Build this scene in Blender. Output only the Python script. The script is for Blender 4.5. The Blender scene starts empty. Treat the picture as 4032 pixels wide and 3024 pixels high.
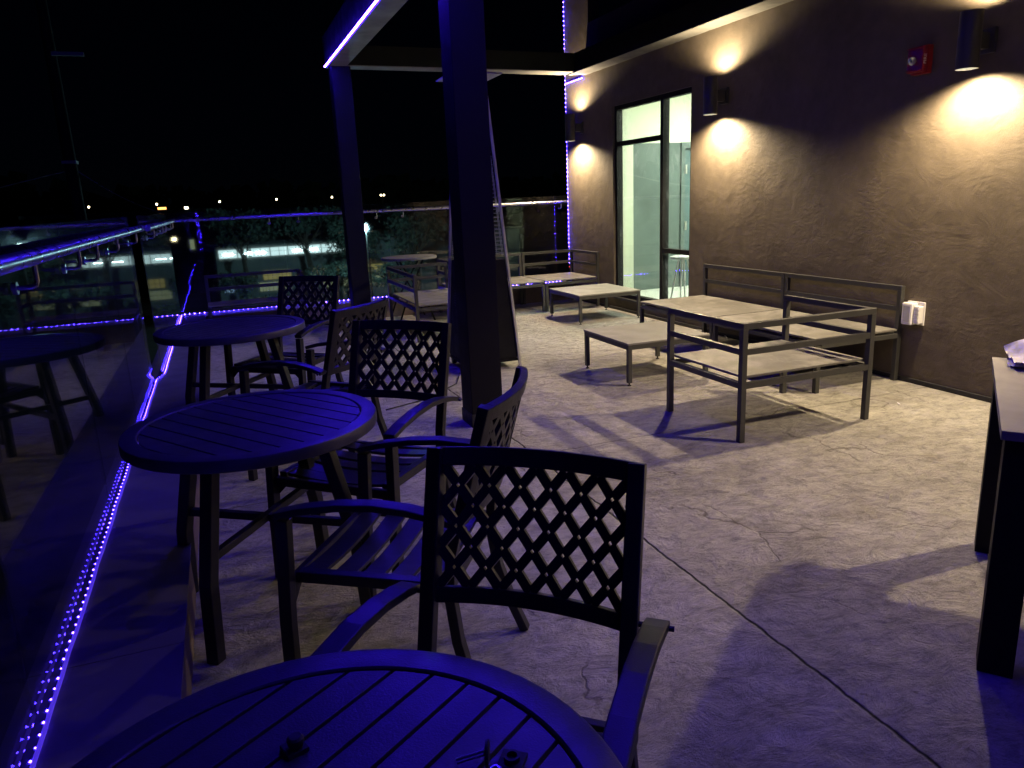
import bpy, bmesh, math, random
from mathutils import Vector, Matrix
random.seed(7)
PI = math.pi
S = bpy.context.scene
COL = S.collection

# ------------------------------------------------------------------ camera
cam = bpy.data.cameras.new("camera")
cam.sensor_width = 36.0
cam.lens = 26.206
cam.clip_start = 0.05
cam.clip_end = 2000
co = bpy.data.objects.new("camera", cam)
COL.objects.link(co)
ROWS = ((0.93062737, -0.36346447, -0.04273489),
        (-0.1276132, -0.21284709, -0.96871615),
        (0.34299791, 0.9069673, -0.2444642))
m = Matrix.Identity(4)
for i in range(3):
    m[i][0] = ROWS[0][i]
    m[i][1] = -ROWS[1][i]
    m[i][2] = -ROWS[2][i]
m[2][3] = 1.5
co.matrix_world = m
S.camera = co

# ------------------------------------------------------------------ world
W = bpy.data.worlds.new("World")
S.world = W
W.use_nodes = True
nt = W.node_tree
bg = nt.nodes["Background"]
sky = nt.nodes.new("ShaderNodeTexSky")
sky.sky_type = 'NISHITA'
sky.sun_disc = False
sky.sun_elevation = math.radians(55)
sky.sun_rotation = math.radians(150)
sky.air_density = 1.0
sky.dust_density = 0.0
sky.ozone_density = 10.0
mm = nt.nodes.new("ShaderNodeMix"); mm.data_type = 'RGBA'; mm.blend_type = 'MULTIPLY'; mm.inputs[0].default_value = 1.0
mm.inputs[7].default_value = (0.32, 0.48, 1.0, 1)
nt.links.new(sky.outputs[0], mm.inputs[6])
nt.links.new(mm.outputs[2], bg.inputs[0])
bg.inputs[1].default_value = 0.00012

S.view_settings.view_transform = 'Standard'
S.view_settings.look = 'None'
S.view_settings.gamma = 1
S.view_settings.exposure = 0.18
S.render.engine = 'CYCLES'
try:
    S.cycles.use_denoising = True
    S.cycles.denoiser = 'OPENIMAGEDENOISE'
    S.cycles.use_light_tree = True
    S.cycles.sample_clamp_indirect = 3.0
    S.cycles.max_bounces = 8
    S.cycles.transparent_max_bounces = 24
    S.cycles.caustics_reflective = False
    S.cycles.caustics_refractive = False
except Exception:
    pass

LED = (0.035, 0.010, 1.0)
WARM = (1.0, 0.77, 0.46)
LED_STR = 1.0

# ------------------------------------------------------------------ materials
def newmat(name):
    mt = bpy.data.materials.new(name)
    mt.use_nodes = True
    return mt, mt.node_tree, mt.node_tree.nodes["Principled BSDF"]

def N(nt, t, **kw):
    n = nt.nodes.new(t)
    for k, v in kw.items():
        if k.startswith("i_"):
            n.inputs[k[2:].replace("_", " ")].default_value = v
        else:
            setattr(n, k, v)
    return n

def coords(nt, scale=(1, 1, 1), kind='Object'):
    tc = nt.nodes.new("ShaderNodeTexCoord")
    mp = nt.nodes.new("ShaderNodeMapping")
    mp.inputs['Scale'].default_value = scale
    nt.links.new(tc.outputs[kind], mp.inputs[0])
    return mp.outputs[0]

def ramp(nt, src, stops):
    r = nt.nodes.new("ShaderNodeValToRGB")
    e = r.color_ramp.elements
    while len(e) < len(stops):
        e.new(0.5)
    for k, (p, c) in enumerate(stops):
        e[k].position = p
        e[k].color = c if len(c) == 4 else (*c, 1)
    nt.links.new(src, r.inputs[0])
    return r.outputs[0]

def math_(nt, op, a, b=None, c=None):
    n = nt.nodes.new("ShaderNodeMath")
    n.operation = op
    for k, v in enumerate((a, b, c)):
        if v is None:
            continue
        if isinstance(v, (int, float)):
            n.inputs[k].default_value = v
        else:
            nt.links.new(v, n.inputs[k])
    return n.outputs[0]

def mixc(nt, f, a, b, mode='MIX'):
    n = nt.nodes.new("ShaderNodeMix")
    n.data_type = 'RGBA'
    n.blend_type = mode
    for s, v in ((n.inputs[0], f), (n.inputs[6], a), (n.inputs[7], b)):
        if isinstance(v, (int, float)):
            s.default_value = v
        elif isinstance(v, tuple):
            s.default_value = v if len(v) == 4 else (*v, 1)
        else:
            nt.links.new(v, s)
    return n.outputs[2]

def noise(nt, vec, scale, detail=4, rough=0.55, dist=0.0):
    n = nt.nodes.new("ShaderNodeTexNoise")
    n.inputs['Scale'].default_value = scale
    n.inputs['Detail'].default_value = detail
    n.inputs['Roughness'].default_value = rough
    n.inputs['Distortion'].default_value = dist
    nt.links.new(vec, n.inputs['Vector'])
    return n.outputs[0]

def bump(nt, h, strength, dist, normal=None):
    b = nt.nodes.new("ShaderNodeBump")
    b.inputs['Strength'].default_value = strength
    b.inputs['Distance'].default_value = dist
    nt.links.new(h, b.inputs['Height'])
    if normal is not None:
        nt.links.new(normal, b.inputs['Normal'])
    return b.outputs[0]

def simple(name, col, rough=0.5, metal=0.0, spec=0.5, mottled=0.12, mscale=6.0, bumpy=0.0, bscale=200.0, dust=0.0):
    mt, nt, p = newmat(name)
    v = coords(nt)
    a = tuple(max(0, c * (1 - mottled)) for c in col)
    b = tuple(min(1, c * (1 + mottled)) for c in col)
    n = noise(nt, v, mscale, 5, 0.6, 0.3)
    c = ramp(nt, n, ((0.3, a), (0.7, b)))
    if dust > 0:
        d = noise(nt, v, 3.1, 6, 0.65, 1.2)
        f = ramp(nt, d, ((0.45, (0, 0, 0)), (0.7, (dust, dust, dust))))
        c = mixc(nt, f, c, (0.27, 0.262, 0.245))
    nt.links.new(c, p.inputs['Base Color'])
    rr = ramp(nt, noise(nt, v, mscale * 2.3, 4), ((0.3, (rough * .8,) * 3), (0.7, (min(1, rough * 1.2),) * 3)))
    nt.links.new(rr, p.inputs['Roughness'])
    p.inputs['Metallic'].default_value = metal
    p.inputs['Specular IOR Level'].default_value = spec
    if bumpy:
        nt.links.new(bump(nt, noise(nt, v, bscale, 3), bumpy, 0.002), p.inputs['Normal'])
    return mt

def emis(name, col, strength, base=(0, 0, 0)):
    mt, nt, p = newmat(name)
    p.inputs['Base Color'].default_value = (*base, 1)
    p.inputs['Emission Color'].default_value = (*col, 1)
    p.inputs['Emission Strength'].default_value = strength
    return mt

M = {}
# stamped concrete floor -------------------------------------------------
def concrete():
    mt, nt, p = newmat("stamped_concrete")
    v = coords(nt)
    vs = coords(nt, (1.0, 1.45, 1.0))
    base = ramp(nt, noise(nt, v, 1.1, 7, 0.62, 0.5), ((0.30, (0.37, 0.352, 0.32)), (0.5, (0.50, 0.478, 0.44)), (0.72, (0.60, 0.58, 0.54))))
    fine = ramp(nt, noise(nt, vs, 12, 12, 0.76, 0.4), ((0.40, (0.66, 0.66, 0.67)), (0.50, (0.98, 0.98, 0.98)), (0.60, (1.14, 1.14, 1.13))))
    c = mixc(nt, 0.85, base, fine, 'MULTIPLY')
    # warped plate edges of the stone stamp
    w = noise(nt, v, 2.2, 6, 0.6)
    wv = nt.nodes.new("ShaderNodeVectorMath"); wv.operation = 'SCALE'
    nn = nt.nodes.new("ShaderNodeTexNoise"); nn.inputs['Scale'].default_value = 2.6; nn.inputs['Detail'].default_value = 6
    nt.links.new(v, nn.inputs['Vector'])
    nt.links.new(nn.outputs['Color'], wv.inputs[0]); wv.inputs['Scale'].default_value = 0.55
    add = nt.nodes.new("ShaderNodeVectorMath"); add.operation = 'ADD'
    nt.links.new(v, add.inputs[0]); nt.links.new(wv.outputs[0], add.inputs[1])
    vor = nt.nodes.new("ShaderNodeTexVoronoi"); vor.feature = 'DISTANCE_TO_EDGE'; vor.inputs['Scale'].default_value = 1.05
    mp2 = nt.nodes.new("ShaderNodeMapping"); mp2.inputs['Rotation'].default_value = (0, 0, 0.5); mp2.inputs['Scale'].default_value = (1.5, 0.8, 1)
    nt.links.new(add.outputs[0], mp2.inputs[0]); nt.links.new(mp2.outputs[0], vor.inputs['Vector'])
    edge = ramp(nt, vor.outputs['Distance'], ((0.0, (0, 0, 0)), (0.012, (1, 1, 1))))
    msk = ramp(nt, noise(nt, v, 1.7, 3), ((0.53, (1, 1, 1)), (0.62, (0, 0, 0))))
    crack = math_(nt, 'MAXIMUM', edge, msk)
    # saw-cut joints
    sx = nt.nodes.new("ShaderNodeSeparateXYZ"); nt.links.new(v, sx.inputs[0])
    wob = math_(nt, 'MULTIPLY', math_(nt, 'SUBTRACT', noise(nt, v, 6, 5, .6), 0.5), 0.035)
    def joint(out, pos):
        d = math_(nt, 'ABSOLUTE', math_(nt, 'ADD', math_(nt, 'SUBTRACT', out, pos), wob))
        return math_(nt, 'SMOOTH_MIN', math_(nt, 'DIVIDE', d, 0.009), 1.0, 0.1)
    j = joint(sx.outputs[0], 1.59)
    jy = None
    for py in (0.9, 3.88, 6.77):
        jj = joint(sx.outputs[1], py)
        jy = jj if jy is None else math_(nt, 'MINIMUM', jy, jj)
    ja = math_(nt, 'MINIMUM', j, math_(nt, 'ADD', math_(nt, 'MULTIPLY', jy, 0.5), 0.5))
    jd = ramp(nt, ja, ((0.25, (0.10, 0.10, 0.10)), (0.9, (1, 1, 1))))
    c = mixc(nt, 1.0, c, jd, 'MULTIPLY')
    stn = ramp(nt, noise(nt, v, 2.7, 5, 0.55, 0.6), ((0.60, (1, 1, 1)), (0.70, (0.80, 0.78, 0.75))))
    c = mixc(nt, 1.0, c, stn, 'MULTIPLY')
    spots_ = ramp(nt, noise(nt, v, 21, 2, 0.4), ((0.74, (1, 1, 1)), (0.78, (0.55, 0.53, 0.5))))
    c = mixc(nt, 1.0, c, spots_, 'MULTIPLY')
    cd = ramp(nt, crack, ((0.0, (0.5, 0.48, 0.46)), (1.0, (1, 1, 1))))
    c = mixc(nt, 1.0, c, cd, 'MULTIPLY')
    nt.links.new(c, p.inputs['Base Color'])
    p.inputs['Roughness'].default_value = 0.82
    p.inputs['Specular IOR Level'].default_value = 0.25
    h1 = noise(nt, vs, 5.0, 11, 0.70, 0.5)
    sn = math_(nt, 'SNAP', noise(nt, vs, 6.5, 9, 0.64, 0.4), 0.05)
    h2 = noise(nt, vs, 34, 8, 0.72, 0.2)
    h3 = noise(nt, v, 1.6, 3)
    h = math_(nt, 'ADD', math_(nt, 'MULTIPLY', h1, 3.2), math_(nt, 'MULTIPLY', h2, 0.35))
    h = math_(nt, 'ADD', h, math_(nt, 'MULTIPLY', h3, 2.2))
    h = math_(nt, 'ADD', h, math_(nt, 'MULTIPLY', sn, 3.2))
    h = math_(nt, 'ADD', h, math_(nt, 'MULTIPLY', crack, 0.35))
    h = math_(nt, 'ADD', h, math_(nt, 'MULTIPLY', ja, 0.8))
    nt.links.new(bump(nt, h, 1.0, 0.034), p.inputs['Normal'])
    return mt
M['floor'] = concrete()

def stucco(name, dark, light, s=1.0):
    mt, nt, p = newmat(name)
    v = coords(nt)
    c = ramp(nt, noise(nt, v, 1.3, 6, 0.6, 0.8), ((0.3, dark), (0.7, light)))
    mot = ramp(nt, noise(nt, v, 9, 5, 0.6), ((0.3, (0.85, 0.85, 0.85)), (0.7, (1.08, 1.08, 1.08))))
    c = mixc(nt, 1.0, c, mot, 'MULTIPLY')
    nt.links.new(c, p.inputs['Base Color'])
    p.inputs['Roughness'].default_value = 0.72
    p.inputs['Specular IOR Level'].default_value = 0.3
    # trowel strokes: strongly distorted noise masked to patches
    vd = coords(nt, (1, 1.0, 1.5))
    st = noise(nt, vd, 2.6, 8, 0.6, 1.2)
    st2 = noise(nt, vd, 7.0, 9, 0.68, 2.0)
    mk = ramp(nt, noise(nt, v, 1.5, 3), ((0.46, (0.06, 0.06, 0.06)), (0.60, (1, 1, 1))))
    gr = noise(nt, v, 90, 4, 0.65)
    lump = noise(nt, v, 1.1, 3, 0.5)
    h = math_(nt, 'MULTIPLY', st, 0.55)
    h = math_(nt, 'ADD', h, math_(nt, 'MULTIPLY', math_(nt, 'MULTIPLY', st2, mk), 0.42))
    h = math_(nt, 'ADD', h, math_(nt, 'ADD', math_(nt, 'MULTIPLY', gr, 0.10), math_(nt, 'MULTIPLY', lump, 1.6)))
    nt.links.new(bump(nt, h, 0.75, 0.016 * s), p.inputs['Normal'])
    return mt
M['stucco'] = stucco("brown_stucco", (0.085, 0.069, 0.051), (0.122, 0.099, 0.074))
M['curbside'] = stucco("curb_stucco", (0.16, 0.12, 0.10), (0.22, 0.17, 0.14), 0.6)
M['black'] = simple("black_powder_coat", (0.007, 0.007, 0.009), 0.65, 0, 0.15, 0.15, 5, 0.25, 420)
M['chair'] = simple("charcoal_chair_paint", (0.013, 0.012, 0.015), 0.42, 0.0, 0.45, 0.2, 4, 0.25, 380)
M['tabletop'] = simple("charcoal_tabletop_paint", (0.042, 0.038, 0.050), 0.38, 0.0, 0.6, 0.22, 5, 0.35, 300, 0.12)
M['gunmetal'] = simple("grey_frame_paint", (0.038, 0.038, 0.037), 0.45, 0.0, 0.5, 0.12, 5, 0.2, 300)
M['seatboard'] = simple("weathered_seat_board", (0.130, 0.123, 0.110), 0.58, 0, 0.45, 0.22, 2.4, 0.3, 160, 0.75)
M['dusty'] = simple("dusty_table_board", (0.165, 0.162, 0.15), 0.55, 0, 0.45, 0.15, 2.2, 0.25, 160, 0.35)
M['steel'] = simple("brushed_steel", (0.50, 0.50, 0.52), 0.30, 1.0, 0.5, 0.05, 8)
M['alu'] = simple("aluminium_trim", (0.55, 0.55, 0.56), 0.42, 0.8, 0.5, 0.08, 8)
M['column'] = simple("dark_steel_column", (0.010, 0.009, 0.012), 0.65, 0.0, 0.12, 0.2, 1.5, 0.15, 90)
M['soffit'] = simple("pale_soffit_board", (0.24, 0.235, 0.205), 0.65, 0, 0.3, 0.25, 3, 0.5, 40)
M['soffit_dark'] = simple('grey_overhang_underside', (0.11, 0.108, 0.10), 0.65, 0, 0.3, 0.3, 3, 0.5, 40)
M['fascia'] = simple("dark_fascia_metal", (0.010, 0.010, 0.012), 0.6, 0, 0.2, 0.2, 3)
M['curbtop'] = simple("painted_curb_cap", (0.16, 0.15, 0.155), 0.6, 0, 0.35, 0.14, 2.2, 0.3, 30)
M['room_white'] = simple("cream_interior_paint", (0.70, 0.74, 0.60), 0.7, 0, 0.3, 0.04, 2)
M['room_teal'] = simple("blue_grey_interior_paint", (0.085, 0.115, 0.115), 0.6, 0, 0.4, 0.22, 1.6, 0.2, 40)
M['room_door'] = simple("blue_door_paint", (0.07, 0.115, 0.13), 0.5, 0, 0.4, 0.1, 2)
M['room_floor'] = simple("pale_floor_tile", (0.70, 0.72, 0.66), 0.5, 0, 0.5, 0.05, 2)
M['white'] = simple("white_plastic", (0.74, 0.73, 0.74), 0.4, 0, 0.5, 0.04, 6)
M['greyplastic'] = simple("grey_clear_plastic", (0.42, 0.42, 0.47), 0.2, 0, 0.6, 0.1, 12)
M['red'] = simple("red_alarm_plastic", (0.22, 0.010, 0.013), 0.35, 0, 0.5, 0.12, 8)
M['letters'] = simple("white_print", (0.75, 0.7, 0.7), 0.5)
M['lens'] = simple("clear_strobe_lens", (0.45, 0.48, 0.52), 0.08, 0.6, 0.8, 0.3, 40)
M['paper'] = simple("white_paper", (0.78, 0.74, 0.80), 0.8, 0, 0.2, 0.04, 6, 0.4, 30)
M['rubber'] = simple("black_rubber", (0.018, 0.018, 0.02), 0.6, 0, 0.4, 0.2, 20)
M['bartop'] = simple("dusty_slab_top", (0.19, 0.165, 0.165), 0.5, 0, 0.45, 0.12, 3, 0.2, 120, 0.15)
M['bark'] = simple("tree_bark", (0.06, 0.045, 0.03), 0.9)
M['ground'] = simple("asphalt_ground", (0.05, 0.05, 0.05), 0.9, 0, 0.2, 0.3, 0.2)
M['farwall'] = simple("pale_far_wall", (0.17, 0.19, 0.18), 0.8, 0, 0.2, 0.1, 0.4)
M['darkwall'] = simple("dark_far_wall", (0.05, 0.05, 0.055), 0.8, 0, 0.2, 0.1, 0.4)
M['wood'] = simple("weathered_pole_wood", (0.05, 0.048, 0.042), 0.9, 0, 0.2, 0.2, 2)
M['cable'] = simple("grey_cable", (0.7, 0.7, 0.7), 0.6)

def leafmat(name, a, b):
    mt, nt, p = newmat(name)
    oi = nt.nodes.new("ShaderNodeNewGeometry")
    c = ramp(nt, oi.outputs['Random Per Island'], ((0.0, a), (1.0, b)))
    nt.links.new(c, p.inputs['Base Color'])
    p.inputs['Roughness'].default_value = 0.7
    p.inputs['Specular IOR Level'].default_value = 0.2
    return mt
M['leaf'] = leafmat("tree_leaves", (0.03, 0.045, 0.034), (0.085, 0.115, 0.085))
M['leafdark'] = leafmat("dark_tree_leaves", (0.02, 0.03, 0.016), (0.04, 0.05, 0.03))

def glassmat(name, tint, dusty, speck, smear=0.0, haze=0.0):
    mt = bpy.data.materials.new(name)
    mt.use_nodes = True
    nt = mt.node_tree
    for n in list(nt.nodes):
        if n.type != 'OUTPUT_MATERIAL':
            nt.nodes.remove(n)
    out = [n for n in nt.nodes if n.type == 'OUTPUT_MATERIAL'][0]
    tr = nt.nodes.new("ShaderNodeBsdfTransparent"); tr.inputs[0].default_value = (*tint, 1)
    gl = nt.nodes.new("ShaderNodeBsdfGlossy"); gl.inputs['Roughness'].default_value = 0.015
    ge = nt.nodes.new("ShaderNodeNewGeometry")
    dp = nt.nodes.new("ShaderNodeVectorMath"); dp.operation = 'DOT_PRODUCT'
    nt.links.new(ge.outputs['Incoming'], dp.inputs[0]); nt.links.new(ge.outputs['Normal'], dp.inputs[1])
    cs = math_(nt, 'SUBTRACT', 1.0, math_(nt, 'MINIMUM', math_(nt, 'ABSOLUTE', dp.outputs['Value']), 1.0))
    fr = math_(nt, 'ADD', 0.034, math_(nt, 'MULTIPLY', math_(nt, 'POWER', cs, 5.0), 0.75))
    mx = nt.nodes.new("ShaderNodeMixShader")
    th = tr
    if haze:
        rf = nt.nodes.new("ShaderNodeBsdfRefraction"); rf.inputs['IOR'].default_value = 1.003; rf.inputs['Roughness'].default_value = 0.9; rf.inputs[0].default_value = (*tint, 1)
        th = nt.nodes.new("ShaderNodeMixShader"); th.inputs[0].default_value = haze
        nt.links.new(tr.outputs[0], th.inputs[1]); nt.links.new(rf.outputs[0], th.inputs[2])
    nt.links.new(fr, mx.inputs[0]); nt.links.new(th.outputs[0], mx.inputs[1]); nt.links.new(gl.outputs[0], mx.inputs[2])
    df = nt.nodes.new("ShaderNodeBsdfDiffuse"); df.inputs[0].default_value = (0.8, 0.82, 0.85, 1)
    tl = nt.nodes.new("ShaderNodeBsdfTranslucent"); tl.inputs[0].default_value = (0.8, 0.82, 0.85, 1)
    dt = nt.nodes.new("ShaderNodeMixShader"); dt.inputs[0].default_value = 0.5
    nt.links.new(df.outputs[0], dt.inputs[1]); nt.links.new(tl.outputs[0], dt.inputs[2])
    v = coords(nt)
    d = ramp(nt, noise(nt, v, 2.0, 6, 0.7, 0.6), ((0.3, (dusty * .35,) * 3), (0.75, (dusty,) * 3)))
    if speck:
        vo = nt.nodes.new("ShaderNodeTexVoronoi"); vo.inputs['Scale'].default_value = 34
        nt.links.new(v, vo.inputs['Vector'])
        sp = ramp(nt, vo.outputs['Distance'], ((0.05, (speck,) * 3), (0.13, (0, 0, 0))))
        hs = nt.nodes.new("ShaderNodeSeparateColor"); nt.links.new(vo.outputs['Color'], hs.inputs[0])
        sel = ramp(nt, hs.outputs[0], ((0.80, (0, 0, 0)), (0.9, (1, 1, 1))))
        d = math_(nt, 'ADD', d, math_(nt, 'MULTIPLY', sp, sel))
    if smear:
        sm = noise(nt, coords(nt, (1, 1, 0.8)), 1.6, 5, 0.55, 4.5)
        sr = ramp(nt, sm, ((0.46, (0, 0, 0)), (0.50, (smear,) * 3), (0.54, (0, 0, 0))))
        mk = ramp(nt, noise(nt, v, 1.1, 2), ((0.45, (0, 0, 0)), (0.6, (1, 1, 1))))
        d = math_(nt, 'ADD', d, math_(nt, 'MULTIPLY', sr, mk))
    m2 = nt.nodes.new("ShaderNodeMixShader")
    nt.links.new(d, m2.inputs[0]); nt.links.new(mx.outputs[0], m2.inputs[1]); nt.links.new(dt.outputs[0], m2.inputs[2])
    nt.links.new(m2.outputs[0], out.inputs[0])
    return mt
M['glass'] = glassmat("dusty_rail_glass", (0.93, 0.955, 0.95), 0.003, 0.12, 0.0, 0.22)
M['pane'] = glassmat("smudged_window_glass", (0.95, 0.97, 0.96), 0.012, 0.0, 0.10)
M['tube'] = glassmat("heater_glass_tube", (0.9, 0.92, 0.92), 0.03, 0.0)

M['led_dot'] = emis("led_diode", (0.045, 0.018, 1.0), 260.0 * LED_STR)
M['led_dot_near'] = emis('led_diode_curb', (0.032, 0.014, 1.0), 120.0 * LED_STR)
M['led_dot_top'] = emis("led_diode_bright", (0.042, 0.014, 1.0), 520.0 * LED_STR)
M['led_body'] = emis("led_casing", (0.10, 0.04, 1.0), 0.5 * LED_STR, (0.2, 0.2, 0.25))
M['led_body_top'] = emis("led_casing_bright", LED, 60.0 * LED_STR, (0.2, 0.2, 0.25))
M['red_dot'] = emis("red_diode", (1.0, 0.05, 0.03), 6.0)
M['lampface'] = emis("warm_lamp_lens", (1.0, 0.88, 0.62), 22.0)
M['roomlamp'] = emis("room_ceiling_lamp", (0.93, 1.0, 0.80), 42.0)
M['farwhite'] = emis("fluorescent_window", (0.70, 0.98, 1.0), 0.9)
M['farlamp'] = emis("fluorescent_tube", (0.68, 0.98, 1.0), 26.0)
M['faryellow'] = emis("yellow_lit_window", (0.80, 0.72, 0.25), 0.20)
M['farpale'] = emis("pale_lit_window", (0.62, 0.75, 0.45), 0.22)
M['farblue'] = emis("blue_lit_sign", (0.25, 0.42, 0.65), 0.7)
M['street'] = emis("street_lamp_bulb", (1.0, 0.86, 0.50), 14.0)
M['orange'] = emis("orange_car_lamp", (1.0, 0.42, 0.10), 3.0)

# ------------------------------------------------------------------ helpers
def tag(o, label=None, cat=None, group=None, kind=None):
    if label: o['label'] = label
    if cat: o['category'] = cat
    if group: o['group'] = group
    if kind: o['kind'] = kind
    return o

def thing(name, label, cat, loc=(0, 0, 0), rz=0.0, group=None):
    o = bpy.data.objects.new(name, None)
    o.empty_display_size = 0.1
    COL.objects.link(o)
    o.location = loc
    o.rotation_euler = (0, 0, rz)
    return tag(o, label, cat, group)

def part(name, bm, mat, parent=None, bev=0.0, smooth=False, label=None):
    if bev > 0:
        bmesh.ops.remove_doubles(bm, verts=bm.verts, dist=1e-5)
        es = [e for e in bm.edges if len(e.link_faces) == 2 and e.calc_face_angle(0) > 0.9]
        bmesh.ops.bevel(bm, geom=es, offset=bev, segments=2, profile=0.6, affect='EDGES', clamp_overlap=True)
    bmesh.ops.recalc_face_normals(bm, faces=bm.faces)
    me = bpy.data.meshes.new(name)
    bm.to_mesh(me)
    bm.free()
    me.materials.append(mat)
    if smooth:
        for f in me.polygons: f.use_smooth = True
        try:
            me.set_sharp_from_angle(angle=math.radians(38))
        except Exception:
            pass
    o = bpy.data.objects.new(name, me)
    COL.objects.link(o)
    if parent is not None: o.parent = parent
    if label: o['label'] = label
    return o

def NB(): return bmesh.new()

def hexa(bm, vs):
    v = [bm.verts.new(p) for p in vs]
    for f in ((0, 3, 2, 1), (4, 5, 6, 7), (0, 1, 5, 4), (1, 2, 6, 5), (2, 3, 7, 6), (3, 0, 4, 7)):
        bm.faces.new([v[i] for i in f])
    return v

def box(bm, x0, x1, y0, y1, z0, z1):
    return hexa(bm, [(x0, y0, z0), (x1, y0, z0), (x1, y1, z0), (x0, y1, z0), (x0, y0, z1), (x1, y0, z1), (x1, y1, z1), (x0, y1, z1)])

def boxp(x0, x1, y0, y1, z0, z1):
    b = NB(); box(b, x0, x1, y0, y1, z0, z1); return b

def prism(bm, poly, z0, z1):
    a = [bm.verts.new((x, y, z0)) for x, y in poly]
    b = [bm.verts.new((x, y, z1)) for x, y in poly]
    n = len(poly)
    bm.faces.new(a[::-1]); bm.faces.new(b)
    for i in range(n):
        bm.faces.new((a[i], a[(i + 1) % n], b[(i + 1) % n], b[i]))

def sweep(bm, pts, w, h, side):
    """rectangular profile: w along `side`, h along side x tangent; mitred, capped"""
    pts = [Vector(p) for p in pts]
    side = Vector(side).normalized()
    rings = []
    n = len(pts)
    for i, p in enumerate(pts):
        t0 = (pts[i] - pts[i - 1]).normalized() if i > 0 else None
        t1 = (pts[i + 1] - pts[i]).normalized() if i < n - 1 else None
        if t0 is None: t0 = t1
        if t1 is None: t1 = t0
        t = (t0 + t1).normalized()
        u = side.cross(t).normalized()
        k = 1.0 / max(0.35, t.dot(t0))
        s2 = side
        rings.append([bm.verts.new(p + s2 * (a * w / 2) + u * (b * h / 2 * k)) for a, b in ((-1, -1), (1, -1), (1, 1), (-1, 1))])
    for i in range(n - 1):
        A, B = rings[i], rings[i + 1]
        for j in range(4):
            bm.faces.new((A[j], A[(j + 1) % 4], B[(j + 1) % 4], B[j]))
    bm.faces.new(rings[0][::-1]); bm.faces.new(rings[-1])

def bar(bm, p0, p1, w, h, side=None):
    p0, p1 = Vector(p0), Vector(p1)
    t = (p1 - p0).normalized()
    if side is None:
        side = Vector((0, 0, 1)).cross(t)
        if side.length < 1e-3: side = Vector((1, 0, 0))
    sweep(bm, [p0, p1], w, h, side)

def tube(bm, pts, r, n=8, cap=True):
    pts = [Vector(p) for p in pts]
    rs = r if isinstance(r, (list, tuple)) else [r] * len(pts)
    rings = []
    up = None
    for i, p in enumerate(pts):
        t = ((pts[i + 1] if i < len(pts) - 1 else p) - (pts[i - 1] if i > 0 else p)).normalized()
        if up is None:
            up = t.orthogonal().normalized()
        up = (up - t * up.dot(t)).normalized()
        b = t.cross(up)
        rings.append([bm.verts.new(p + (up * math.cos(2 * PI * k / n) + b * math.sin(2 * PI * k / n)) * rs[i]) for k in range(n)])
    for A, B in zip(rings, rings[1:]):
        for j in range(n):
            bm.faces.new((A[j], A[(j + 1) % n], B[(j + 1) % n], B[j]))
    if cap:
        bm.faces.new(rings[0][::-1]); bm.faces.new(rings[-1])

def lathe(bm, prof, n=32, c=(0, 0), close=False):
    rings = []
    for r, z in prof:
        rings.append([bm.verts.new((c[0] + r * math.cos(2 * PI * k / n), c[1] + r * math.sin(2 * PI * k / n), z)) for k in range(n)])
    m_ = len(rings)
    for i in range(m_ if close else m_ - 1):
        A, B = rings[i], rings[(i + 1) % m_]
        for j in range(n):
            bm.faces.new((A[j], A[(j + 1) % n], B[(j + 1) % n], B[j]))
    if not close:
        bm.faces.new(rings[0][::-1]); bm.faces.new(rings[-1])

def octa(bm, c, r):
    x, y, z = c
    v = [bm.verts.new(p) for p in ((x + r, y, z), (x, y + r, z), (x - r, y, z), (x, y - r, z), (x, y, z + r), (x, y, z - r))]
    for a, b in ((0, 1), (1, 2), (2, 3), (3, 0)):
        bm.faces.new((v[a], v[b], v[4])); bm.faces.new((v[b], v[a], v[5]))

def copy_tree(o, parent=None):
    c = o.copy()
    COL.objects.link(c)
    if parent is not None: c.parent = parent
    for ch in list(o.children):
        copy_tree(ch, c)
    return c

XW = 4.76      # face of the long stucco wall
YC = 9.84      # inner face of the far curb
YG = 10.19     # far glass
XC = -0.262    # inner face of the left curb
XL = -0.592    # left glass, near run
XL2 = -0.545   # left glass, far run
HC = 0.224     # curb top
ZS = 2.99      # underside of the overhang

# ================================================================== SETTING
b = NB(); box(b, -400, 500, -300, 700, -6.4, -6.0)
tag(part('ground', b, M['ground']), kind='structure')
b = NB(); box(b, -0.66, 8.4, -5.2, 10.4, -0.34, 0.0)
tag(part('deck', b, M['floor']), kind='structure')

# ------------------------------------------------------------------ building
bd = thing('restaurant_building', 'brown stucco restaurant wall with tall lit window and dark overhang', 'building', (XW, 3.0, 0))
def L(p): return (p[0] - XW, p[1] - 3.0, p[2])
WY0, WY1, WZ0, WZ1 = 6.96, 8.65, 0.165, 2.52       # lit window
VY0, VY1 = -1.55, 0.65                              # second window, beside the camera
b = NB()
T = 0.16
def wallbox(y0, y1, z0, z1): box(b, 0, T, y0 - 3.0, y1 - 3.0, z0, z1)
wallbox(-5.0, VY0, 0, 3.6); wallbox(VY0, VY1, 0, WZ0); wallbox(VY0, VY1, WZ1, 3.6)
wallbox(VY1, WY0, 0, 3.6); wallbox(WY0, WY1, 0, WZ0); wallbox(WY0, WY1, WZ1, 3.6); wallbox(WY1, 9.27, 0, 3.6); wallbox(9.27, 9.97, 0, 5.2)
part('wall', b, M['stucco'], bd)
b = NB(); box(b, -0.022, -0.002, -8.0, 6.94, 0.0, 0.035)
part('base_flashing', b, M['rubber'], bd, 0.003)
b = NB(); box(b, -6.0, 3.4, -8.2, 7.38, -5.99, -0.345)
part('lower_storey', b, M['darkwall'], bd)
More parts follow.
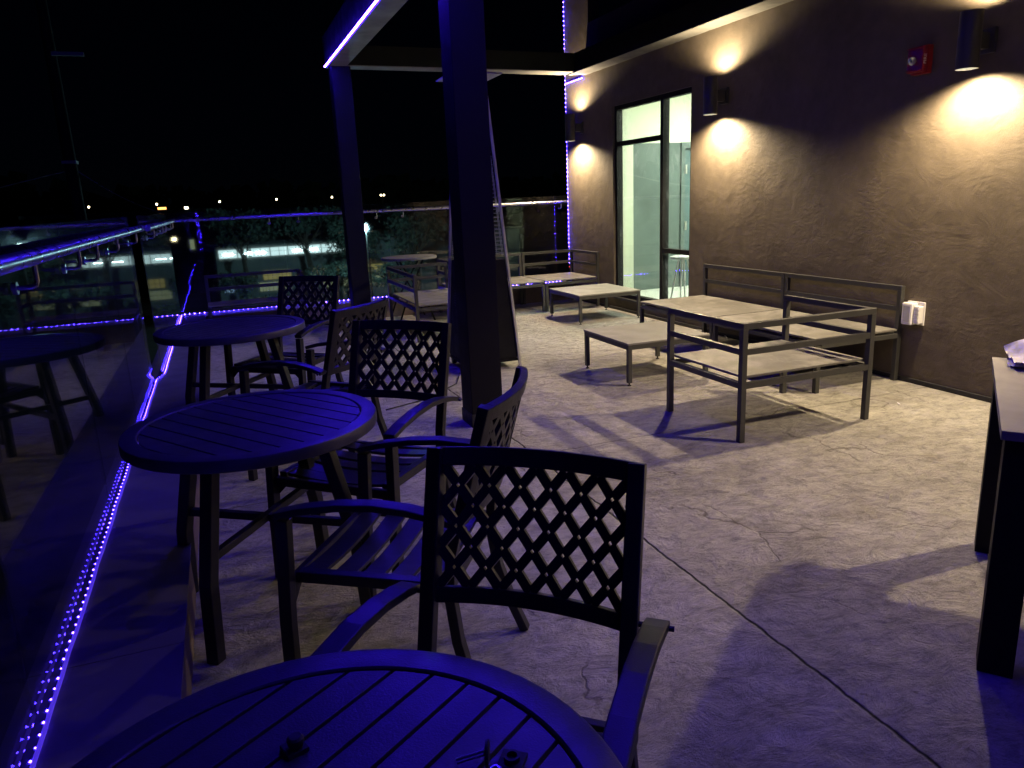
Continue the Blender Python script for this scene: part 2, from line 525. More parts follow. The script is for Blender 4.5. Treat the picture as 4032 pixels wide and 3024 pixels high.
# window
def window(y0, y1, mull, tr_far, tr_near, nm):
    fw = 0.05
    w = part('window', (lambda q: (box(q, 0.03, 0.11, y0 - 3, y0 - 3 + fw, WZ0, WZ1), box(q, 0.03, 0.11, y1 - 3 - fw, y1 - 3, WZ0, WZ1),
        box(q, 0.03, 0.11, y0 - 3 + fw, y1 - 3 - fw, WZ1 - fw, WZ1), box(q, 0.03, 0.11, y0 - 3 + fw, y1 - 3 - fw, WZ0, WZ0 + fw),
        box(q, 0.028, 0.112, mull - 3 - 0.028, mull - 3 + 0.028, WZ0 + fw, WZ1 - fw),
        box(q, 0.03, 0.11, mull - 3 + 0.028, y1 - 3 - fw, tr_far - 0.026, tr_far + 0.026),
        box(q, 0.03, 0.11, y0 - 3 + fw, mull - 3 - 0.028, tr_near - 0.026, tr_near + 0.026)) and q)(NB()), M['black'], bd)
    for (a, c, z0, z1) in ((mull + .028, y1 - fw, WZ0 + fw, tr_far - .026), (mull + .028, y1 - fw, tr_far + .026, WZ1 - fw),
                           (y0 + fw, mull - .028, WZ0 + fw, tr_near - .026), (y0 + fw, mull - .028, tr_near + .026, WZ1 - fw)):
        part('pane', boxp(0.066, 0.072, a - 3, c - 3, z0, z1), M['pane'], w)
    part('jamb_liner', boxp(.1125, .169, y1 - 3.052, y1 - 3.0005, WZ0, WZ1), M['room_white'], w)
    part('jamb_liner', boxp(.1125, .169, y0 - 2.9995, y0 - 2.948, WZ0, WZ1), M['room_white'], w)
    part('sill', boxp(-0.012, 0.028, y0 - 3 - .01, y1 - 3 + .01, WZ0 - .025, WZ0), M['gunmetal'], w, .003)
window(WY0, WY1, 7.57, 2.07, 0.81, 'a')
window(VY0, VY1, -.35, 2.07, 0.81, 'b')
# overhang
b = NB(); box(b, -0.27, 0.0, -8.0, 6.37, ZS, ZS + 0.006)
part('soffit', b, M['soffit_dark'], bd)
b = NB(); box(b, -0.29, -0.272, -8.0, 6.37, ZS - 0.012, 3.205); box(b, -0.272, 0.0, -8.0, 6.37, 3.19, 3.205)
part('fascia', b, M['fascia'], bd)
# rooms
b = NB()
y0r, y1r = 6.2 - 3, 9.0 - 3
box(b, 0.17, 3.2, y0r - .05, y0r, 0, 2.85)              # near side wall
box(b, 3.15, 3.2, y0r, 5.66, 0, 2.85)
box(b, 0.17, 0.30, 5.66, 5.72, 0, 2.85)                 # short return beside the window
box(b, 0.20, 0.26, 5.72, 6.0, 0, 2.85)
box(b, 0.20, 3.2, 6.0, 6.05, 2.10, 2.85)                # upper wall
box(b, 0.17, 3.2, y0r - .05, 6.05, 2.85, 2.90)
part('interior_wall', b, M['room_white'], bd)
b = NB(); box(b, 0.262, 1.22, 5.985, 6.04, 0, 2.099); box(b, 2.1, 3.15, 5.985, 6.04, 0, 2.099)
part('wainscot', b, M['room_teal'], bd)
b = NB(); box(b, 1.28, 2.04, 6.0, 6.03, 0.01, 2.02)
dr = part('door', b, M['room_door'], bd, .003)
b = NB(); box(b, 1.22, 1.278, 5.955, 6.04, 0, 2.10); box(b, 2.042, 2.10, 5.955, 6.04, 0, 2.10); box(b, 1.278, 2.042, 5.955, 6.04, 2.022, 2.10)
part('door_frame', b, M['room_teal'], bd, .003)
for hz in (1.75, 1.0, .3):
    part('hinge', boxp(1.272, 1.30, 5.935, 5.954, hz - .06, hz + .06), M['alu'], dr, .002)
b = NB(); box(b, 0.17, 3.2, y0r - .05, 6.05, 0.10, 0.16)
part('interior_floor', b, M['room_floor'], bd)
b = NB(); box(b, 1.0, 2.0, 3.9, 5.0, 2.80, 2.83)
part('ceiling_lamp', b, M['roomlamp'], bd)
# second room: dim, one pale panel beside the glass
b = NB()
box(b, 0.17, 1.8, -2.25, -2.20, 0, 2.85); box(b, 1.75, 1.8, -4.7, -2.25, 0, 2.85); box(b, 0.17, 1.8, -4.7, -4.65, 0, 2.85); box(b, 0.17, 1.8, -4.7, -2.2, 2.85, 2.9); box(b, .17, 1.75, -4.65, -2.25, .10, .16)
part('interior_wall', b, M['room_teal'], bd)
b = NB(); box(b, 0.19, 0.75, -2.30, -2.26, 0.16, 2.5)
part('interior_panel', b, M['room_white'], bd)
b = NB(); box(b, .7, 1.0, -3.3, -3.0, 2.80, 2.83)
part('ceiling_lamp', b, M['roomlamp'], bd)

# curb along both open sides ------------------------------------------------
cb = thing('roof_curb', 'low painted curb under the glass railing, blue lit, along two sides', 'curb', (XC, 6.4, 0))
ox, oy = XC, 6.4
b = NB()
box(b, -0.655 - ox, 0, -5.0 - oy, 0, 0, HC - .004)
box(b, -0.655 - ox, 0, .0, YC - oy, 0, HC - .004)
box(b, -0.655 - ox, XW - ox - .002, YC - oy, 10.38 - oy, 0, HC - .004)
part('curb_body', b, M['curbside'], cb)
seams = [-5.0, -2.4, 0.02, 2.26, 4.35, 6.395, 8.6, YC]
for a, c in zip(seams, seams[1:]):
    part('cap_sheet', boxp(-0.665 - ox, 0.012, a + .0015 - oy, c - .0015 - oy, HC - .004, HC), M['curbtop'], cb, .0012)
sx_ = [-0.665, 0.9, 2.7, XW - .004]
for a, c in zip(sx_, sx_[1:]):
    part('cap_sheet', boxp(a + .0015 - ox, c - .0015 - ox, YC - .012 + .0135 - oy, 10.39 - oy, HC - .004, HC), M['curbtop'], cb, .0012)

# ------------------------------------------------------------------ glass railings
def railing(name, label, p0, p1, seams_, inward, brackets, rail_ext=(0, 0)):
    """p0->p1 along the run; seams_ as distances; inward = unit vector toward the deck"""
    p0 = Vector((*p0, 0)); p1 = Vector((*p1, 0)); d = (p1 - p0); Ln = d.length; d.normalize()
    inn = Vector((*inward, 0))
    t = thing(name, label, 'railing', (p0.x, p0.y, HC), 0)
    def q(s, off, z): return (d * s + inn * off) + Vector((0, 0, z - HC))
    b = NB(); bar(b, q(0, 0.0, HC + .005), q(Ln, 0, HC + .005), .034, .009)
    part('base_seal', b, M['curbtop'], t, .002)
    for a, c in zip(seams_, seams_[1:]):
        b = NB(); bar(b, q(a + .006, 0, .865), q(c - .006, 0, .865), .008, 1.218)
        part('glass_panel', b, M['glass'], t, .0015)
    b = NB(); tube(b, [q(-rail_ext[0], .075, 1.385), q(Ln + rail_ext[1], .075, 1.385)], .024, 20)
    part('handrail', b, M['steel'], t, 0, True)
    for s_ in brackets:
        b = NB()
        pts = [q(s_, .075, 1.362), q(s_, .075, 1.315), q(s_, .070, 1.302), q(s_, .058, 1.297), q(s_, .02, 1.297)]
        tube(b, pts, .0075, 8)
        part('bracket', b, M['steel'], t, 0, True)
        b = NB(); tube(b, [q(s_, .008, 1.297), q(s_, .022, 1.297)], .019, 16)
        part('clamp_disc', b, M['steel'], t, 0, True)
    return t
railing('glass_railing', 'far glass railing with steel handrail on the curb, left end meets the corner', (-0.57, YG), (4.80, YG),
        [0, 1.37, 2.18, 2.74, 4.1, 5.40], (0, -1), (1.21, 1.57, 2.58, 2.94, 4.31, 5.28), (-.10, 0))
railing('glass_railing', 'near left glass railing with steel handrail and many small brackets', (XL, -4.6), (XL, 6.17),
        [0, 2.2, 4.2, 6.6, 8.11, 9.45, 10.77], (1, 0), (1.0, 3.0, 5.0, 6.4, 7.2, 8.0, 8.5, 9.3, 10.4), (0, .22))
railing('glass_railing', 'short left glass railing between the gap and the far corner', (XL2, 6.42), (XL2, 10.12),
        [0, 1.24, 2.47, 3.68], (1, 0), (.35, 1.5, 2.0, 2.9, 3.4), (.22, -.02))

# ------------------------------------------------------------------ LED strips
def led_strip(name, label, pts, pitch, r, body_r, dotm, bodym, offs=(0, 0, 0), red_end=False, flat=None):
    o = Vector(pts[0])
    t = thing(name, label, 'light strip', tuple(o), 0, 'blue light strips')
    P = [Vector(p) - o for p in pts]
    b = NB(); tube(b, P, body_r, 6)
    part('casing', b, bodym, t)
    off = Vector(offs)
    acc = 0.0; last = None
    spots = []
    for A, B in zip(P, P[1:]):
        L_ = (B - A).length; d = (B - A).normalized()
        s = acc
        while s < L_:
            last = A + d * s + off; spots.append(last)
            s += pitch
        acc = s - L_
    rv = random.Random(len(spots))
    spots.sort(key=lambda p: (p + o - co.matrix_world.translation).length if (p + o).y > 1.0 else 99)
    b = NB(); octa(b, (0, 0, 0), r)
    first = part('diode', b, dotm, t)
    first.location = spots[0]
    for p in spots[1:100]:
        c = first.copy(); COL.objects.link(c); c.parent = t; c.location = p; q_ = rv.uniform(.85, 1.15); c.scale = (q_, q_, q_)
    if len(spots) > 100:
        b = NB()
        for p in spots[100:]: octa(b, p, r)
        tag(part('remaining_diodes', b, dotm, t), kind='stuff')
    if red_end:
        b = NB(); octa(b, last + (P[-1] - P[-2]).normalized() * pitch, r)
        part('end_diode', b, M['red_dot'], t)
    return t
zl = HC + .012
def wavy(p0, p1, n, amp, ax):
    out = []
    for i in range(n + 1):
        f = i / n
        p = Vector(p0).lerp(Vector(p1), f)
        p[ax] += amp * math.sin(i * 1.9) * math.sin(i * .7 + 1)
        out.append(tuple(p))
    return out
led_strip('light_strip', 'blue light strip on the near curb top at the foot of the left glass', wavy((-.570, .6, zl - .003), (-.570, 6.28, zl - .003), 46, .0022, 0) + [(-.55, 6.36, zl), (-.528, 6.44, zl)] + wavy((-.524, 6.5, zl), (-.524, 10.1, zl), 20, .002, 0),
          .05, .0062, .006, M['led_dot_near'], M['led_body'], (-.0075, 0, -.0015))
led_strip('light_strip', 'blue light strip on the curb top at the foot of the far glass', wavy((-.50, YG - .075, zl), (4.70, YG - .075, zl), 34, .003, 1),
          .058, .0055, .0042, M['led_dot'], M['led_body'], (0, -.004, .005))
led_strip('light_strip', 'blue light strip running up the far end corner of the stucco wall', [(XW - .012, 9.955, 5.1), (XW - .012, 9.955, .50)],
          .058, .0062, .004, M['led_dot'], M['led_body'], (-.004, 0, 0), True)
led_strip('light_strip', 'short blue light strip under the overhang by the wall corner', [(XW - .012, 9.94, 2.965), (XW - .012, 9.44, 2.965)],
          .05, .0085, .004, M['led_dot'], M['led_body'], (-.004, 0, 0))
led_strip('light_strip', 'bright blue light strip along the lower edge of the overhead beam', [(1.374, 9.10, ZS + .0035), (1.374, .4, ZS + .0035)],
          .033, .0105, .007, M['led_dot_top'], M['led_body_top'], (-.006, 0, 0.0))

for dx_, side in ((-.480, 'left'), (-.428, 'right')):
    led_strip('light_strip', 'blue light strip down the %s side of the rear corner post' % side, [(dx_, -2.585, 2.9), (dx_, -2.585, .32)],
              .065, .0075, .004, M['led_dot'], M['led_body'], (0, .005, 0))
# ------------------------------------------------------------------ pergola
pg = thing('pergola', 'dark steel pergola of beams on square posts with pale undersides', 'pergola', (1.55, 4.69, 0))
px, py = 1.55, 4.69
def bm_beam(poly, z0, z1):
    b = NB(); prism(b, [(x - px, y - py) for x, y in poly], z0, z1); return b
A0 = (1.58, 8.97); A1 = (XW - .292, 9.10)
o = part('beam', bm_beam([(1.60, 8.975), (XW - .292, 9.10), (XW - .17, 9.395), (1.60, 9.21)], ZS + .008, 3.205), M['fascia'], pg)
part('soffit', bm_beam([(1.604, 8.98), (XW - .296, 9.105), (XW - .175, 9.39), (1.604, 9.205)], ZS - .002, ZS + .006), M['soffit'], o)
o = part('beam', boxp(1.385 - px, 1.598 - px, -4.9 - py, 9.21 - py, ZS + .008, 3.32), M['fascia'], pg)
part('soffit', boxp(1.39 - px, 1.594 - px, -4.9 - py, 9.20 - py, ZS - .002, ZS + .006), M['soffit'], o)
part('beam', boxp(1.602 - px, 4.46 - px, -1.6 - py, -1.385 - py, ZS + .008, 3.205), M['fascia'], pg)
part('beam', boxp(-0.95 - px, 1.381 - px, -1.6 - py, -1.385 - py, ZS + .008, 3.205), M['fascia'], pg)
part('post', boxp(1.44 - px, 1.66 - px, 4.58 - py, 4.80 - py, 0.0, ZS - .004), M['column'], pg, .006)
part('post', boxp(1.42 - px, 1.635 - px, 9.0 - py, 9.215 - py, 0.0, ZS - .004), M['column'], pg, .006)
b = NB(); box(b, 1.434 - px, 1.666 - px, 4.574 - py, 4.806 - py, 0.0, .09)
part('base_wrap', b, M['rubber'], pg, .004)
part('post', boxp(-.515 - px, -.395 - px, -2.71 - py, -2.59 - py, HC, ZS - .004), M['column'], pg, .006)
part('post', boxp(1.42 - px, 1.635 - px, -1.6 - py, -1.385 - py, 0.0, ZS - .004), M['column'], pg, .006)

# ------------------------------------------------------------------ wall lamps
def sconce(y, z, label, tilt=0.0):
    cx = XW - .17
    t = thing('wall_lamp', label, 'wall lamp', (cx, y, z), 0, 'up and down wall lamps')
    b = NB()
    lathe(b, [(.062, -.17), (.0665, -.17), (.0665, .17), (.062, .17), (.062, .12), (.062, -.12)], 40, (0, 0), True)
    part('cylinder', b, M['gunmetal'], t, 0, True)
    b = NB(); box(b, .0665, .15, -.028, .028, -.05, .05)
    part('arm', b, M['gunmetal'], t, .003)
    b = NB(); box(b, .146, .172, -.06, .06, -.075, .075)
    part('wall_plate', b, M['gunmetal'], t, .004)
    for sgn in (-1, 1):
        b = NB(); lathe(b, [(.0005, sgn * .150), (.061, sgn * .150), (.061, sgn * .146), (.0005, sgn * .146)], 32)
        part('lens', b, M['lampface'], t)
        for (size, blend, pw, rad) in ((math.radians(158), .62, 258.0, .03),):
            l = bpy.data.lights.new('lamp_glow', 'SPOT')
            l.energy = pw * (1.0 if sgn < 0 else 0.4)
            l.spot_size = size
            l.spot_blend = blend
            l.shadow_soft_size = rad
            l.color = WARM
            lo = bpy.data.objects.new('lamp_glow', l)
            COL.objects.link(lo)
            lo.parent = t
            lo.location = (0, 0, sgn * .172)
            lo.rotation_euler = (0, 0, 0) if sgn < 0 else (PI, 0, 0)
    return t
sconce(3.69, 2.33, 'cylinder wall lamp nearest the camera, beside the red fire alarm')
sconce(6.40, 2.35, 'cylinder wall lamp just right of the tall lit window')
sconce(9.51, 2.35, 'cylinder wall lamp at the far corner beside the blue light strip')

sconce(1.85, 2.33, 'cylinder wall lamp outside the picture, right of the red fire alarm')
# ------------------------------------------------------------------ strobe, outlet
t = thing('fire_alarm', 'red fire alarm strobe with clear lens on the dark stucco', 'fire alarm', (XW, 4.155, 2.295))
part('back_box', boxp(-.045, 0, -.062, .075, -.092, .092), M['red'], t, .005)
part('front_cover', boxp(-.088, -.047, -.058, .070, -.082, .086), M['red'], t, .007)
b = NB(); box(b, -.105, -.0885, -.052, .064, -.075, -.067); box(b, -.105, -.0885, -.052, .064, .070, .078)
part('lens_guard', b, M['red'], t, .002)
b = NB()
bmesh.ops.create_icosphere(b, subdivisions=2, radius=.027)
for v in b.verts: v.co = Vector((-.108 + v.co.x * 1.15, .012 + v.co.y, -.008 + v.co.z * 1.15))
part('strobe_lens', b, M['lens'], t)
cu = bpy.data.curves.new('lettering', 'FONT'); cu.body = 'FIRE'; cu.size = .042; cu.align_x = 'CENTER'; cu.align_y = 'CENTER'; cu.extrude = .0004
to = bpy.data.objects.new('lettering', cu); COL.objects.link(to)
dg = bpy.context.evaluated_depsgraph_get(); dg.update()
me = bpy.data.meshes.new_from_object(to.evaluated_get(dg)); COL.objects.unlink(to)
me.materials.append(M['letters'])
lt = bpy.data.objects.new('lettering', me); COL.objects.link(lt); lt.parent = t
# reads from bottom to top on the near side of the cover
lt.matrix_local = Matrix(((0, -1, 0, -.0675), (0, 0, -1, -.0590), (1, 0, 0, 0), (0, 0, 0, 1)))
lt.matrix_local = Matrix(((0, -.9, 0, -.0675), (0, 0, -1, -.0590), (.9, 0, 0, 0), (0, 0, 0, 1)))

t = thing('outlet_cover', 'white weatherproof outlet cover low on the stucco wall', 'outlet cover', (XW, 4.04, .53))
part('back_plate', boxp(-.012, 0, -.075, .075, -.085, .085), M['white'], t, .004)
part('lid', boxp(-.075, -.013, -.02, .068, -.085, .08), M['white'], t, .012)
part('lid_window', boxp(-.0765, -.0755, -.005, .052, -.06, .055), M['greyplastic'], t)
part('side_box', boxp(-.060, -.0135, -.072, -.023, -.07, .06), M['white'], t, .008)
b = NB()
for k in range(4): box(b, -.064, -.0605, -.066, -.03, -.05 + k * .028, -.036 + k * .028)
part('ribs', b, M['white'], t)

# ================================================================== FURNITURE
def levelling(b, x, y, z0=0.0):
    lathe(b, [(.016, z0), (.016, z0 + .006), (.006, z0 + .009), (.006, z0 + .026)], 12, (x, y))

# lounge modules: square tube frames with board seats
TB = .036
def lounge(name, label, loc, lx, ly, backs, group='lounge seats', front_half=None):
    """lx, ly size; backs subset of 'NSEW' sides with rails; heights .72 rail, .56 mid, .385 frame top"""
    t = thing(name, label, 'lounge seat', (loc[0], loc[1], 0), 0, group)
    h = TB / 2
    X0, X1, Y0, Y1 = h, lx - h, h, ly - h
    corners = {'SW': (X0, Y0), 'SE': (X1, Y0), 'NW': (X0, Y1), 'NE': (X1, Y1)}
    for k, (x, y) in corners.items():
        tall = any(s in backs for s in k)
        zt = .725 - TB if tall else .385 - TB
        b = NB(); box(b, x - h, x + h, y - h, y + h, .0, zt)
        part('leg', b, M['gunmetal'], t, .002)
    def rails(z, sides):
        b = NB(); e = .0008
        if 'S' in sides: box(b, X0 + h + e, X1 - h - e, Y0 - h + e, Y0 + h - e, z - TB, z)
        if 'N' in sides: box(b, X0 + h + e, X1 - h - e, Y1 - h + e, Y1 + h - e, z - TB, z)
        if 'W' in sides: box(b, X0 - h + e, X0 + h - e, Y0 + h + e, Y1 - h - e, z - TB, z)
        if 'E' in sides: box(b, X1 - h + e, X1 + h - e, Y0 + h + e, Y1 - h - e, z - TB, z)
        return b
    part('seat_frame', rails(.368, 'NSEW'), M['gunmetal'], t, .002)
    # top rails run over the posts
    b = NB()
    ys = (Y0 - h, Y1 + h); 
    if 'S' in backs: box(b, X0 - h, X1 + h, Y0 - h, Y0 + h, .725 - TB, .725)
    if 'N' in backs: box(b, X0 - h, X1 + h, Y1 - h, Y1 + h, .725 - TB, .725)
    y0, y1 = (Y0 + h if 'S' in backs else Y0 - h), (Y1 - h if 'N' in backs else Y1 + h)
    if 'W' in backs: box(b, X0 - h, X0 + h, y0, y1, .725 - TB, .725)
    if 'E' in backs: box(b, X1 - h, X1 + h, y0, y1, .725 - TB, .725)
    part('top_rail', b, M['gunmetal'], t, .002)
    part('middle_rail', rails(.572, backs), M['gunmetal'], t, .002)
    i = TB + .004
    part('seat', boxp(i if 'W' in backs else .008, lx - (i if 'E' in backs else .008), i if 'S' in backs else .008, ly - (i if 'N' in backs else .008), .3865, .402), M['seatboard'], t, .003)
    return t
lounge('lounge_chair', 'near grey lounge chair with rails on three sides, back to the camera', (2.765, 3.49), 1.01, .80, 'SEW')
lounge('lounge_bench', 'lounge bench along the stucco wall, its left end by the window', (3.93, 5.39), .80, 1.22, 'E')
lounge('lounge_bench', 'lounge bench along the stucco wall, right one ending by the outlet cover', (3.93, 4.13), .80, 1.25, 'E')
lounge('corner_sofa', 'corner sofa module at the far wall corner with right arm rails', (3.93, 8.98), .79, .83, 'NE')
lounge('lounge_bench', 'lounge bench against the far curb, half hidden behind the patio heater', (2.70, 8.98), 1.22, .83, 'NW')
lounge('lounge_bench', 'lounge bench left of the patio heater with its back to the left glass', (1.885, 7.80), .77, 1.38, 'NW')

lounge('lounge_bench', 'shallow dark bench by the far left corner, behind the farthest round table', (-.21, 9.37), 1.12, .455, 'NE')

def coffee(label, x0, y0, lx, ly):
    t = thing('coffee_table', label, 'coffee table', (x0, y0, 0), 0, 'low coffee tables')
    b_ = .034
    for x in (.003, lx - b_ - .003):
        for y in (.003, ly - b_ - .003):
            b = NB(); box(b, x, x + b_, y, y + b_, .024, .328)
            lg = part('leg', b, M['gunmetal'], t, .002)
            b = NB(); levelling(b, x + b_ / 2, y + b_ / 2)
            part('levelling_foot', b, M['rubber'], lg)
    b = NB(); e = .004
    box(b, b_ + .004, lx - b_ - .004, e, b_, .29, .328); box(b, b_ + .004, lx - b_ - .004, ly - b_, ly - e, .29, .328)
    box(b, e, b_, b_ + .004, ly - b_ - .004, .29, .328); box(b, lx - b_, lx - e, b_ + .004, ly - b_ - .004, .29, .328)
    part('apron', b, M['gunmetal'], t, .002)
    part('table_top', boxp(-.002, lx + .002, -.002, ly + .002, .3285, .344), M['dusty'], t, .003)
coffee('low square coffee table in front of the wall benches, nearer the camera', 2.875, 5.005, .755, .77)
coffee('low square coffee table by the far corner seat, beside the window', 3.83, 7.79, .82, .86)

# ------------------------------------------------------------------ dining chair
def dining_chair():
    t = thing('dining_chair', '', 'chair', (0, 0, 0), 0, 'lattice back dining chairs')
    m_ = M['chair']
    # back posts continue into the rear legs
    for s in (-1, 1):
        x = s * .228
        b = NB()
        sweep(b, [(x * 1.12, -.345, 0), (x * 1.08, -.300, .12), (x * 1.03, -.262, .26), (x, -.245, .40), (x, -.255, .52), (x, -.283, .63), (x, -.376, .966)], .036, .030, (1, 0, 0))
        part('rear_leg', b, m_, t, .003)
        b = NB()
        ax = s * .283
        sweep(b, [(ax, .260, .0), (ax, .250, .30), (ax * .995, .226, .634)], .034, .040, (1, 0, 0))
        part('front_leg', b, m_, t, .003)
        b = NB()
        sweep(b, [(ax, .242, .648), (ax, .16, .668), (ax, .05, .684), (ax, -.06, .690), (ax, -.16, .682), (ax, -.25, .664), (ax, -.305, .648)], .050, .020, (1, 0, 0))
        part('armrest', b, m_, t, .004)
        b = NB(); tube(b, [(s * .245, -.292, .648), (s * .318, -.292, .648)], .006, 8)
        part('bolt', b, m_, t)
    # lattice panel, curved in plan
    ca = math.atan2(.093, .336)
    def place(u, v, w):
        # u across, v up the slope from the panel foot, w thickness
        bulge = -.040 * (1 - (u / .245) ** 2)
        y = -.283 - v * math.sin(ca) + (w * math.cos(ca)) + bulge
        z = .626 + v * math.cos(ca) + w * math.sin(ca)
        return Vector((u, y, z))
    Hh = .352
    def strip(u0, u1, v0, v1, th, n):
        b = NB()
        rings = []
        for i in range(n + 1):
            u = u0 + (u1 - u0) * i / n
            rings.append([b.verts.new(place(u, a, w)) for a, w in ((v0, -th / 2), (v1, -th / 2), (v1, th / 2), (v0, th / 2))])
        for A, B in zip(rings, rings[1:]):
            for j in range(4): b.faces.new((A[j], A[(j + 1) % 4], B[(j + 1) % 4], B[j]))
        b.faces.new(rings[0][::-1]); b.faces.new(rings[-1])
        return b
    bk = part('backrest', strip(-.212, .212, Hh - .042, Hh, .026, 14), m_, t, .003)
    part('lower_rail', strip(-.212, .212, 0.0, .036, .022, 14), m_, bk, .003)
    part('side_rail', strip(-.245, -.2105, 0.0, Hh, .028, 1), m_, bk, .003)
    part('side_rail', strip(.2105, .245, 0.0, Hh, .028, 1), m_, bk, .003)
    # lattice built flat then clipped and curved
    b = NB()
    U0, U1, V0, V1 = -.2115, .2115, .034, Hh - .040
    pu, pv = (U1 - U0) / 6.0, (V1 - V0) / 3.0
    w = .0215; hr = .0036
    nodes = []
    for i in range(-1, 15):
        for j in range(-1, 9):
            if (i + j) % 2 == 0:
                nodes.append((U0 + i * pu / 2, V0 + j * pv / 2))
    dA = Vector((pu / 2, pv / 2)); dB = Vector((pu / 2, -pv / 2))
    nA = Vector((-dA.y, dA.x)).normalized(); nB_ = Vector((-dB.y, dB.x)).normalized()
    ua, ub = dA.normalized(), dB.normalized()
    # half width along each strip direction of the crossing rhombus
    sn = abs(ua.x * ub.y - ua.y * ub.x)
    L_ = w / 2 * 2 / sn / 1.0
    def quad(ps):
        b.faces.new([b.verts.new((p.x, p.y, 0)) for p in ps])
    for (x, y) in nodes:
        c = Vector((x, y))
        k = w / sn
        h_ = hr / sn * 1.0
        O4 = [c + ua * (k * .5 * sa) * 1.0 + ub * (k * .5 * sb) for sa, sb in ((1, 1), (1, -1), (-1, -1), (-1, 1))]
        I4 = [c + ua * (h_ * sa) + ub * (h_ * sb) for sa, sb in ((1, 1), (1, -1), (-1, -1), (-1, 1))]
        k2 = 1.0
        for q_ in range(4):
            quad([O4[q_], O4[(q_ + 1) % 4], I4[(q_ + 1) % 4], I4[q_]])
        # arm toward +dA and +dB neighbours
        e0, e1 = c + ua * (k * .5) + ub * (k * .5), c + ua * (k * .5) - ub * (k * .5)
        f = c + dA
        quad([e0, e1, f - ua * (k * .5) - ub * (k * .5), f - ua * (k * .5) + ub * (k * .5)])
        e0, e1 = c + ub * (k * .5) + ua * (k * .5), c + ub * (k * .5) - ua * (k * .5)
        f = c + dB
        quad([e0, e1, f - ub * (k * .5) - ua * (k * .5), f - ub * (k * .5) + ua * (k * .5)])
    bmesh.ops.remove_doubles(b, verts=b.verts, dist=2e-4)
    for pco, no in (((U0, 0, 0), (-1, 0, 0)), ((U1, 0, 0), (1, 0, 0)), ((0, V0, 0), (0, -1, 0)), ((0, V1, 0), (0, 1, 0))):
        bmesh.ops.bisect_plane(b, geom=b.verts[:] + b.edges[:] + b.faces[:], plane_co=pco, plane_no=no, clear_outer=True)
    bmesh.ops.recalc_face_normals(b, faces=b.faces)
    r_ = bmesh.ops.extrude_face_region(b, geom=b.faces[:])
    up_ = [v for v in r_['geom'] if isinstance(v, bmesh.types.BMVert)]
    ups = set(up_)
    for v in b.verts:
        v.co = place(v.co.x, v.co.y, .006 if v in ups else -.006)
    part('lattice', b, m_, bk)
    # seat
    for k in range(5):
        yy = -.205 + k * .088
        b = NB()
        rings = []
        for i in range(9):
            x = -.222 + .444 * i / 8
            zz = .440 - .014 * (1 - (x / .222) ** 2) * 1.0 - (.010 if 0 < k < 4 else 0)
            rings.append([b.verts.new(p) for p in ((x, yy, zz - .006), (x, yy + .068, zz - .006), (x, yy + .068, zz + .006), (x, yy, zz + .006))])
        for A, B in zip(rings, rings[1:]):
            for j in range(4): b.faces.new((A[j], A[(j + 1) % 4], B[(j + 1) % 4], B[j]))
        b.faces.new(rings[0][::-1]); b.faces.new(rings[-1])
        part('seat_slat', b, m_, t, .002)
    b = NB()
    for s in (-1, 1): box(b, s * .2395 - .017, s * .2395 + .017, -.232, .225, .418, .452)
    box(b, -.262, .262, .228, .250, .400, .436)
    box(b, -.2, .2, -.250, -.228, .405, .435)
    part('seat_frame', b, m_, t, .003)
    for s in (-1, 1):
        b = NB()
        vs = [(s * .262, .228, .36), (s * .262, .228, .44), (s * .205, .228, .415)]
        a = [b.verts.new((x, y, z)) for x, y, z in vs]; c_ = [b.verts.new((x, y + .008, z)) for x, y, z in vs]
        b.faces.new(a); b.faces.new(c_[::-1])
        for i in range(3): b.faces.new((a[i], a[(i + 1) % 3], c_[(i + 1) % 3], c_[i]))
        part('gusset', b, m_, t)
    return t
chairs = [(.325, 1.122, 2.426, .993, 'lattice chair nearest the camera, tucked behind the closest round table'),
          (.418, 2.196, .971, .999, 'lattice chair right of the middle round table, seen from its side'),
          (.458, 3.001, 2.382, 1.008, 'lattice chair beyond the middle round table, facing the camera in front of the column'),
          (.404, 4.279, .79, 1.009, 'lattice chair right of the farthest round table, seen from its side'),
          (.345, 5.384, 2.447, 1.026, 'lattice chair beyond the farthest round table, in front of the far glass')]
proto = dining_chair()
chair_objs = []
for i, (x, y, a, sc, lb) in enumerate(chairs):
    o = proto if i == 0 else copy_tree(proto)
    o.location = (x, y, 0); o.rotation_euler = (0, 0, a); o.scale = (sc, sc, sc)
    o['label'] = lb
    chair_objs.append(o)

